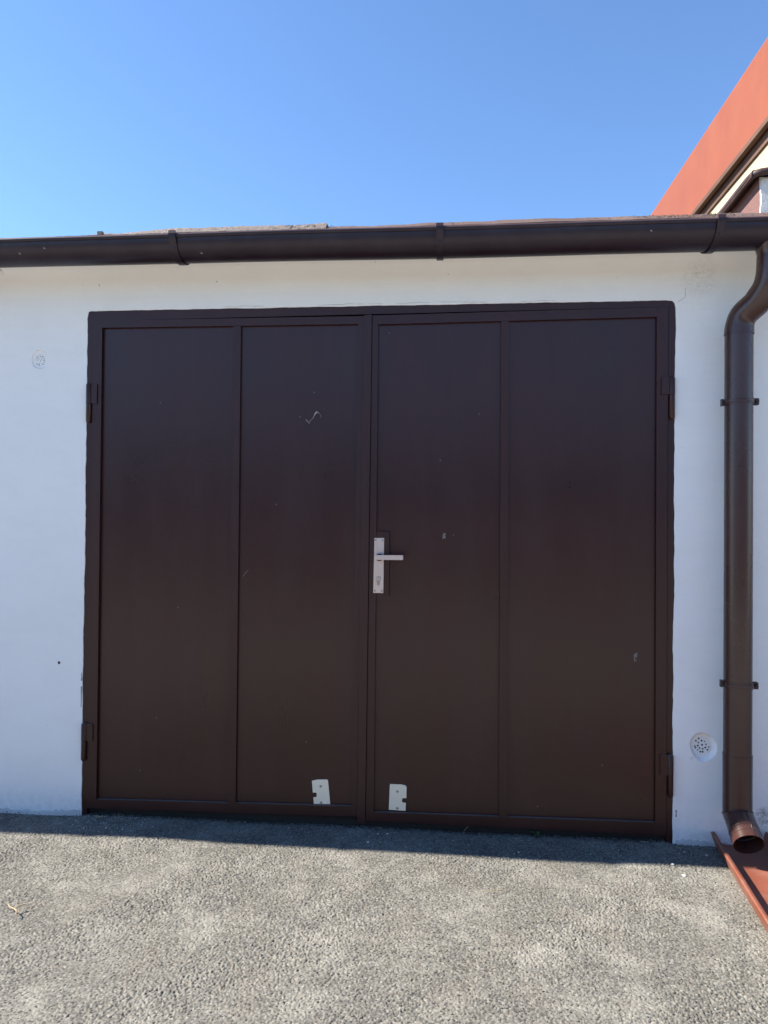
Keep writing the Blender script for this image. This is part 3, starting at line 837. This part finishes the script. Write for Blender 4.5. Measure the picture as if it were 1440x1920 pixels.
sweep(bm, [(PX-0.001, PY, 0.40), (PX-0.001, PY, 0.401), (PX-0.001, PY, 0.36), (PX-0.001, PY, 0.215)], [PR_, PR_+0.0022, PR_+0.0018, PR_+0.0012], 48)
finish(bm, 'pipe', M['pipe'], dp, smooth=50)
# spout elbow: mitred, leaning out over the drain channel
th = math.radians(31)
sd = Vector((-0.03, -math.cos(th), -math.sin(th))).normalized()
E0 = Vector((PX-0.001, PY, 0.240)); EC = Vector((PX-0.001, PY, 0.176))
bm = new_bm()
n = 48
def ring(center, axis, r_, mitre_n=None):
    ref = Vector((1, 0, 0)); ref = (ref - axis*ref.dot(axis)).normalized(); bi = axis.cross(ref)
    out = []
    for k in range(n):
        a = 2*math.pi*k/n; p = center + (ref*math.cos(a) + bi*math.sin(a))*r_
        if mitre_n is not None:
            p = p + axis*(-(p-center).dot(mitre_n)/axis.dot(mitre_n))
        out.append(bm.verts.new(p))
    return out
dn = Vector((0, 0, -1)); mn = (dn + sd).normalized()
rings = [ring(E0, dn, PR_+0.0016), ring(EC, dn, PR_+0.0016, mn), ring(EC+mn*0.0015, dn, PR_+0.0050, mn), ring(EC+mn*0.003, sd, PR_+0.0050, mn), ring(EC+mn*0.0045, sd, PR_+0.0022, mn)]
for l_, r_ in ((0.082, PR_+0.0025), (0.084, PR_+0.0042), (0.088, PR_+0.0042), (0.090, PR_+0.0025), (0.106, PR_+0.0028), (0.108, PR_+0.0045), (0.112, PR_+0.0045), (0.114, PR_+0.003), (0.140, PR_+0.0035), (0.1405, PR_+0.0018),
              (0.115, PR_+0.001), (0.09, PR_+0.0005)):
    rings.append(ring(EC+sd*l_, sd, r_))
for a, b in zip(rings, rings[1:]):
    for k in range(n): bm.faces.new((a[k], a[(k+1) % n], b[(k+1) % n], b[k]))
sp_ = finish(bm, 'spout', M['pipe'], dp, smooth=35)
# folded seam along the top of the spout
bm = new_bm()
topd = (Vector((0, 0, 1)) - sd*sd.z).normalized()
for k0 in (0.02,):
    side = sd.cross(topd).normalized()
    p0 = EC + sd*0.035 + (topd*math.cos(-0.22) + side*math.sin(-0.22))*(PR_+0.0028); p1 = EC + sd*0.138 + (topd*math.cos(-0.22) + side*math.sin(-0.22))*(PR_+0.0038)
    sweep(bm, [p0, p1], 0.0012, 8, True)
finish(bm, 'seam', M['pipe'], sp_, smooth=True)
def clamp(z, tilt):
    bm = new_bm(); W = 0.011
    rows = []
    for k in range(49):
        a = 2*math.pi*k/48; ca, sa = math.cos(a), math.sin(a)
        tz = tilt*ca
        prof = [(PR_+0.0004, -W), (PR_+0.0034, -W), (PR_+0.0034, -W*0.55), (PR_+0.0052, -W*0.35), (PR_+0.0052, W*0.35), (PR_+0.0034, W*0.55), (PR_+0.0034, W), (PR_+0.0004, W)]
        rows.append([bm.verts.new((PX+r_*ca, PY+r_*sa, z+dz+tz)) for r_, dz in prof])
    for a, b in zip(rows, rows[1:]):
        for k in range(8): bm.faces.new((a[k], a[(k+1) % 8], b[(k+1) % 8], b[k]))
    bmesh.ops.remove_doubles(bm, verts=bm.verts, dist=1e-6)
    c_ = finish(bm, 'pipe_clamp', M['pipe'], dp, smooth=30)
    bm = new_bm()
    box(bm, PX-PR_-0.0130, PX-PR_-0.0060, PY-0.004, PY+0.014, z-0.0135-tilt, z+0.0135-tilt)
    box(bm, PX-PR_-0.0062, PX-PR_-0.0015, PY-0.006, PY+0.010, z-0.010-tilt, z+0.010-tilt)
    finish(bm, 'clamp_lug', M['dark'], c_, bevel=0.0015)
    bm = new_bm()
    box(bm, PX+PR_+0.0005, PX+PR_+0.021, PY-0.010, PY-0.005, z-0.0135+tilt, z+0.0125+tilt)
    box(bm, PX+PR_+0.0005, PX+PR_+0.021, PY+0.004, PY+0.009, z-0.0135+tilt, z+0.0125+tilt)
    finish(bm, 'clamp_lug', M['dark'], c_, bevel=0.0015)
    bm = new_bm()
    sweep(bm, [(PX+PR_+0.012, PY-0.021, z+tilt-0.001), (PX+PR_+0.012, PY-0.0112, z+tilt), (PX+PR_+0.012, PY-0.0110, z+tilt), (PX+PR_+0.012, PY+0.026, z+tilt)], [0.0062, 0.0062, 0.0032, 0.0032], 8, True)
    finish(bm, 'clamp_bolt', M['dark'], c_)
    bm = new_bm(); sweep(bm, [(PX, PY+PR_+0.004, z), (PX, 0.004, z)], 0.004, 10, True)
    finish(bm, 'wall_stud', M['dark'], c_)
clamp(1.771, 0.001); clamp(0.671, -0.0015)

# ------------------------------------------------------------------ drain channel under the spout
dc = thing('drain_channel', (2.75, -0.3, 0), 'tile red sheet metal drain channel lying under the downpipe spout', 'drain channel')
bm = new_bm()
def chan(y):   # left edge x at depth y
    return 2.660 + 0.096*y
prof = [(-0.010, 0.046), (-0.0125, 0.052), (-0.006, 0.0565), (0.003, 0.055), (0.006, 0.049), (0.010, 0.030), (0.024, 0.012), (0.050, 0.0075), (0.10, 0.006), (0.15, 0.0075), (0.174, 0.012), (0.19, 0.032), (0.196, 0.060), (0.202, 0.066), (0.210, 0.062)]
rows = []; NY = 60
for i in range(NY+1):
    y = 0.0 - 1.35*i/NY
    fl = 1.0 - 0.25*max(0, (i-50)/10)
    rows.append([bm.verts.new((chan(y)+px*(1+0.0*i), y, max(0.004, pz*fl) + wavy(y, px*9, 0.0012, 7.0, 19.0))) for px, pz in prof])
for a, b in zip(rows, rows[1:]):
    for k in range(len(prof)-1): bm.faces.new((a[k], a[k+1], b[k+1], b[k]))
bmesh.ops.recalc_face_normals(bm, faces=bm.faces)
bmesh.ops.solidify(bm, geom=bm.faces[:], thickness=0.0018)
trough = finish(bm, 'trough', M['tile_metal'], dc, smooth=40)
# outer skirts so the flanges stand on the asphalt
bm = new_bm()
for i in range(NY):
    y0, y1 = -1.35*i/NY, -1.35*(i+1)/NY
    for (o0, zt) in ((-0.0105, 0.0465), (0.2085, 0.0605)):
        lean = 0.022 if o0 < 0 else -0.012
        q = [(chan(y0)+o0, y0, zt), (chan(y1)+o0, y1, zt), (chan(y1)+o0+lean, y1, -0.02), (chan(y0)+o0+lean, y0, -0.02)]
        bm.faces.new([bm.verts.new(p) for p in q])
bmesh.ops.remove_doubles(bm, verts=bm.verts, dist=1e-5)
finish(bm, 'flange', M['tile_metal'], dc, smooth=40)

# ------------------------------------------------------------------ firewall between the garages
FX, FY = 3.0, 0.418
fw = thing('firewall', (3.15, 1.6, 2.45), 'mauve and white rendered parapet wall with a brown metal cap on the roof', 'parapet wall')
bm = new_bm()
def firewall_top(y): return 2.880 - 0.014*min(1, max(0, (y-0.42)/0.3))
ny = 40
rows = []
for i in range(ny+1):
    y = FY + 4.6*i/ny; zt = firewall_top(y)
    rows.append([bm.verts.new(p) for p in ((FX+0.006, y, 2.44), (FX, y, zt+0.012), (FX+0.30, y, zt+0.012), (FX+0.30, y, 2.44))])
for a, b in zip(rows, rows[1:]):
    for k in range(4): bm.faces.new((a[k], a[(k+1) % 4], b[(k+1) % 4], b[k]))
f0 = bm.faces.new(rows[0][::-1]); bm.faces.new(rows[-1])
bmesh.ops.recalc_face_normals(bm, faces=bm.faces)
f0.material_index = 1
me = bpy.data.meshes.new('wall'); bm.to_mesh(me); bm.free()
link_mesh('wall', me, [M['mauve'], M['white_rough']], fw)
# rough white skim on the front face, a little proud with a torn left edge
loop = [(FX+0.32, 2.44), (FX+0.32, 2.882), (FX+0.006, 2.882)]
z = 2.878
while z > 2.45:
    loop.append((FX + 0.004 + random.uniform(-0.004, 0.006), z)); z -= random.uniform(0.008, 0.02)
loop.append((FX+0.008, 2.44))
outline('skim_coat', [loop], FY-0.008, 0.0075, M['white_rough'], fw)
bm = new_bm(); rows = []
for i in range(ny+1):
    y = FY-0.035 + 4.66*i/ny; zt = firewall_top(y) + 0.030 + wavy(y, 1, 0.0018, 5.0, 11.0)
    ov = 0.046
    pr = [(FX-ov+0.002, zt-0.034), (FX-ov-0.004, zt-0.032), (FX-ov, zt-0.004), (FX-ov+0.005, zt), (FX+0.16, zt+0.012), (FX+0.34, zt), (FX+0.345, zt-0.024), (FX+0.341, zt-0.024), (FX+0.336, zt-0.006), (FX+0.16, zt+0.006), (FX-ov+0.009, zt-0.006), (FX-ov+0.004, zt-0.010)]
    rows.append([bm.verts.new((x, y, z_)) for x, z_ in pr])
m = len(rows[0])
for a, b in zip(rows, rows[1:]):
    for k in range(m): bm.faces.new((a[k], a[(k+1) % m], b[(k+1) % m], b[k]))
bm.faces.new(rows[0]); bm.faces.new(rows[-1][::-1])
finish(bm, 'cap', M['cap'], fw, smooth=40)
bm = new_bm()   # rolled front edge of the cap
sweep(bm, [(FX-0.040, FY+4.5, 2.878), (FX-0.040, FY+0.45, 2.878), (FX-0.040, FY+0.30, 2.8795), (FX-0.040, FY+0.15, 2.887), (FX-0.040, FY+0.04, 2.892), (FX-0.037, FY-0.008, 2.8945), (FX-0.028, FY-0.030, 2.896), (FX-0.008, FY-0.039, 2.898), (FX+0.02, FY-0.040, 2.901), (FX+0.16, FY-0.040, 2.911), (FX+0.34, FY-0.040, 2.895)], 0.0160, 14, True)
finish(bm, 'cap_edge', M['cap'], fw, smooth=40)

# ------------------------------------------------------------------ taller neighbouring building
NX = 3.6
nb = thing('building', (6.0, 4.0, 0), 'taller cream neighbouring building with a broad orange red fascia', 'building')
bm = new_bm(); box(bm, NX+0.060, 8.5, 0.62, 9.2, -0.05, 3.7985); finish(bm, 'wall', M['cream'], nb)
bm = new_bm()
a = [(NX, 3.902), (NX-0.01, 4.398), (NX-0.005, 4.412), (NX+0.1, 4.412), (NX+0.1, 3.902)]
A = [bm.verts.new((x, 0.6, z)) for x, z in a]; B = [bm.verts.new((x, 9.3, z)) for x, z in a]
bm.faces.new(A); bm.faces.new(B[::-1])
for i in range(5): bm.faces.new((A[i], A[(i+1) % 5], B[(i+1) % 5], B[i]))
finish(bm, 'fascia', M['fascia'], nb, bevel=0.004)
bm = new_bm(); box(bm, NX-0.006, NX+0.03, 0.598, 9.302, 3.868, 3.9005); finish(bm, 'trim_board', M['soffit'], nb, bevel=0.004)
bm = new_bm()
y = 0.602
while y < 9.2:
    y2 = min(9.298, y + 2.4); box(bm, NX+0.045, NX+0.112, y+0.002, y2-0.002, 3.800, 3.8990); y = y2
finish(bm, 'eaves_board', M['soffit'], nb, bevel=0.003)
bm = new_bm(); box(bm, NX+0.101, 8.6, 0.6, 9.3, 3.903, 4.35); finish(bm, 'roof', M['fascia'], nb)

# ------------------------------------------------------------------ garage row on the other side of the lane
opp = thing('garage', (0, -10.6, 0), 'low row of garages with brown doors across the lane', 'garage')
bm = new_bm(); box(bm, -16, 18, -15.0, -10.6, -0.05, 2.62); finish(bm, 'wall', M['wall'], opp)
bm = new_bm(); box(bm, -16.2, 18.2, -15.2, -10.35, 2.621, 2.76); finish(bm, 'roof', M['gutter'], opp)
for k in range(11):
    xx = -15.7 + 3.08*k
    bm = new_bm()
    for j in range(4): box(bm, xx+0.70*j+0.01, xx+0.70*(j+1)-0.01, -10.62, -10.575, 0.02, 2.42)
    for j in range(1, 4): box(bm, xx+0.70*j-0.0095, xx+0.70*j+0.0095, -10.61, -10.582, 0.02, 2.42)
    finish(bm, 'door', M['frame'], opp)

# ------------------------------------------------------------------ small things on the ground
def rock(name, x, y, s_, mat, label, cat, group):
    bm = new_bm(); bmesh.ops.create_icosphere(bm, subdivisions=2, radius=1.0)
    for v_ in bm.verts: v_.co *= random.uniform(0.82, 1.1)
    sx, sy, sz = s_*random.uniform(0.9, 1.4), s_*random.uniform(0.7, 1.0), s_*random.uniform(0.45, 0.7)
    bm.transform(Matrix.Translation((x, y, sz*0.6)) @ Matrix.Rotation(random.uniform(0, 3), 4, 'Z') @ Matrix.Diagonal((sx, sy, sz, 1)))
    return tag(finish(bm, name, mat, None, smooth=True, base=(x, y, 0)), label, cat, group)
PB = 'pale stone chips lying in front of the door'
for x, y, s_, lb in ((2.444, -0.189, 0.0062, 'white stone chip on the shadow edge near the drain channel'),
                     (1.274, -0.128, 0.0060, 'white stone chip in the shade below the middle of the doors'),
                     (2.459, -0.272, 0.0058, 'white stone chip in the sun, nearest the drain channel'),
                     (0.17, -0.115, 0.0045, 'small white stone chip in the shade below the left hinges'),
                     (0.245, -0.125, 0.0042, 'small pale stone chip right of the chip below the left hinges'),
                     (1.305, -0.045, 0.0045, 'pale stone chip close to the door foot by the right cover plate'),
                     (1.345, -0.040, 0.0042, 'pale stone chip under the right cover plate'),
                     (2.52, -0.075, 0.0050, 'pale stone chip in the shade by the right door jamb'),
                     (1.87, -0.150, 0.0042, 'pale stone chip on the shadow edge below the third panel'),
                     (0.36, -0.085, 0.0045, 'pale stone chip in the shade below the first panel'),
                     (2.60, -0.095, 0.0048, 'pale stone chip in the shade left of the drain channel')):
    rock('pebble', x, y, s_, M['pebble'], lb, 'pebble', PB)
def twig(pts, r_, label, name='twig'):
    bm = new_bm(); n_ = len(pts)
    sweep(bm, pts, [r_*(0.6+0.4*math.sin(math.pi*(i+0.5)/n_)) for i in range(n_)], 8, True)
    o = finish(bm, name, M['twig'], None, smooth=60, base=(pts[0][0], pts[0][1], 0)); return tag(o, label, 'twig', 'dry twigs and stalks on the asphalt')
tw = twig([(0.140, -0.738, 0.012), (0.155, -0.752, 0.010), (0.175, -0.760, 0.010), (0.192, -0.775, 0.012), (0.200, -0.790, 0.010)], 0.0022, 'curled dry forked twig on the sunlit asphalt at the far left')
bm = new_bm(); sweep(bm, [(0.176, -0.760, 0.010), (0.186, -0.742, 0.013), (0.206, -0.735, 0.016)], [0.002, 0.0024, 0.001], 8, True)
finish(bm, 'fork', M['twig'], tw, smooth=60)
twig([(0.072, -0.022, 0.009), (0.088, -0.024, 0.009), (0.112, -0.026, 0.008)], 0.0028, 'short straight stick in the shade at the left end of the door')
twig([(1.72, -0.475, 0.008), (1.75, -0.468, 0.008), (1.79, -0.458, 0.008)], 0.0012, 'thin straw on the sunlit asphalt below the third panel')
twig([(0.165, 0.010, 0.004), (0.168, 0.002, 0.014), (0.176, -0.006, 0.004)], 0.0012, 'bent stalk at the door foot beside the short stick')
twig([(1.660, 0.012, 0.004), (1.668, 0.006, 0.020), (1.678, 0.000, 0.030)], 0.0012, 'upright dry stalk at the door foot under the third panel')
twig([(2.50, -0.045, 0.008), (2.507, -0.055, 0.009), (2.510, -0.068, 0.007)], 0.0014, 'pale stalk in the shade in front of the right jamb')
twig([(2.37, -0.012, 0.008), (2.385, -0.016, 0.009), (2.40, -0.014, 0.007)], 0.0013, 'pale stalk in the shade under the right hinge')

# seedling with two round leaves
sd_ = thing('seedling', (1.952, 0.004, 0), 'tiny two leaved green seedling growing at the door foot', 'seedling')
bm = new_bm(); sweep(bm, [(1.952, 0.006, -0.002), (1.951, 0.002, 0.010), (1.952, -0.002, 0.016)], [0.0014, 0.0011, 0.0009], 8, True)
finish(bm, 'stem', M['leaf'], sd_, smooth=60)
def leaf(cx, cy, cz, L, W, ang, tilt):
    bm = new_bm(); rows = []
    for i in range(9):
        k = i/8; w = W*math.sin(math.pi*min(1, k*0.93+0.05))**0.8
        rows.append([bm.verts.new(((k-0.5)*L, s*w, 0.12*L*(s*s) - 0.25*L*(k-0.5)**2)) for s in (-1, -0.5, 0, 0.5, 1)])
    for a, b in zip(rows, rows[1:]):
        for k in range(4): bm.faces.new((a[k], a[k+1], b[k+1], b[k]))
    bm.transform(Matrix.Translation((cx, cy, cz)) @ Matrix.Rotation(ang, 4, 'Z') @ Matrix.Rotation(tilt, 4, 'X'))
    bmesh.ops.solidify(bm, geom=bm.faces[:], thickness=0.0005)
    return finish(bm, 'leaf', M['leaf'], sd_, smooth=60)
leaf(1.940, -0.004, 0.019, 0.022, 0.0085, 2.6, 0.9)
leaf(1.963, -0.003, 0.016, 0.018, 0.0075, 0.5, 0.9)
leaf(1.955, -0.006, 0.009, 0.010, 0.004, -0.6, 0.5)

# crumbs of soil and plaster along the foot of the door and wall
bm = new_bm()
for i in range(900):
    x = random.uniform(-0.6, 3.0); 
    door = 0.0 < x < 2.5
    y = random.gauss(0.012, 0.010) if door else random.gauss(-0.006, 0.005)
    if 2.64 < x < 2.9 or (not door and random.random() < 0.85): continue
    s_ = random.uniform(0.0010, 0.0034)
    bmesh.ops.create_icosphere(bm, subdivisions=1, radius=1.0, matrix=Matrix.Translation((x, y, 0.001+random.uniform(0, 0.004))) @ Matrix.Rotation(random.uniform(0, 3), 4, 'Z') @ Matrix.Diagonal((s_*1.3, s_, s_*0.8, 1)))
o = finish(bm, 'soil_crumbs', M['soil']); o['kind'] = 'stuff'; o['label'] = 'dark soil crumbs along the foot of the door'
bm = new_bm()
for i in range(170):
    x = random.choice([random.uniform(-0.5, 2.9), random.uniform(-0.05, 0.3)]); y = random.uniform(-0.17, 0.01)
    s_ = random.uniform(0.0009, 0.0022)
    bmesh.ops.create_icosphere(bm, subdivisions=1, radius=1.0, matrix=Matrix.Translation((x, y, 0.003)) @ Matrix.Rotation(random.uniform(0, 3), 4, 'Z') @ Matrix.Diagonal((s_*1.4, s_, s_*0.7, 1)))
o = finish(bm, 'plaster_crumbs', M['pebble']); o['kind'] = 'stuff'; o['label'] = 'tiny pale plaster crumbs scattered on the asphalt'

# broken stalks and leaf bits blown against the door foot
bm = new_bm()
for i in range(70):
    x = random.choice([random.uniform(0.0, 2.5), random.uniform(0.1, 0.5), random.uniform(2.2, 2.6)]); y = random.uniform(-0.05, 0.018)
    l = random.uniform(0.006, 0.022); a_ = random.uniform(0, math.pi); e_ = random.uniform(-0.1, 0.6)
    p0 = Vector((x, y, 0.004)); d_ = Vector((math.cos(a_)*math.cos(e_), -abs(math.sin(a_))*math.cos(e_), abs(math.sin(e_))))*l
    sweep(bm, [p0, p0+d_*0.5+Vector((0, 0, 0.001)), p0+d_], [0.0007, 0.0010, 0.0005], 5, True)
o = finish(bm, 'plant_debris', M['twig']); o['kind'] = 'stuff'; o['label'] = 'dry stalk bits blown against the foot of the door'
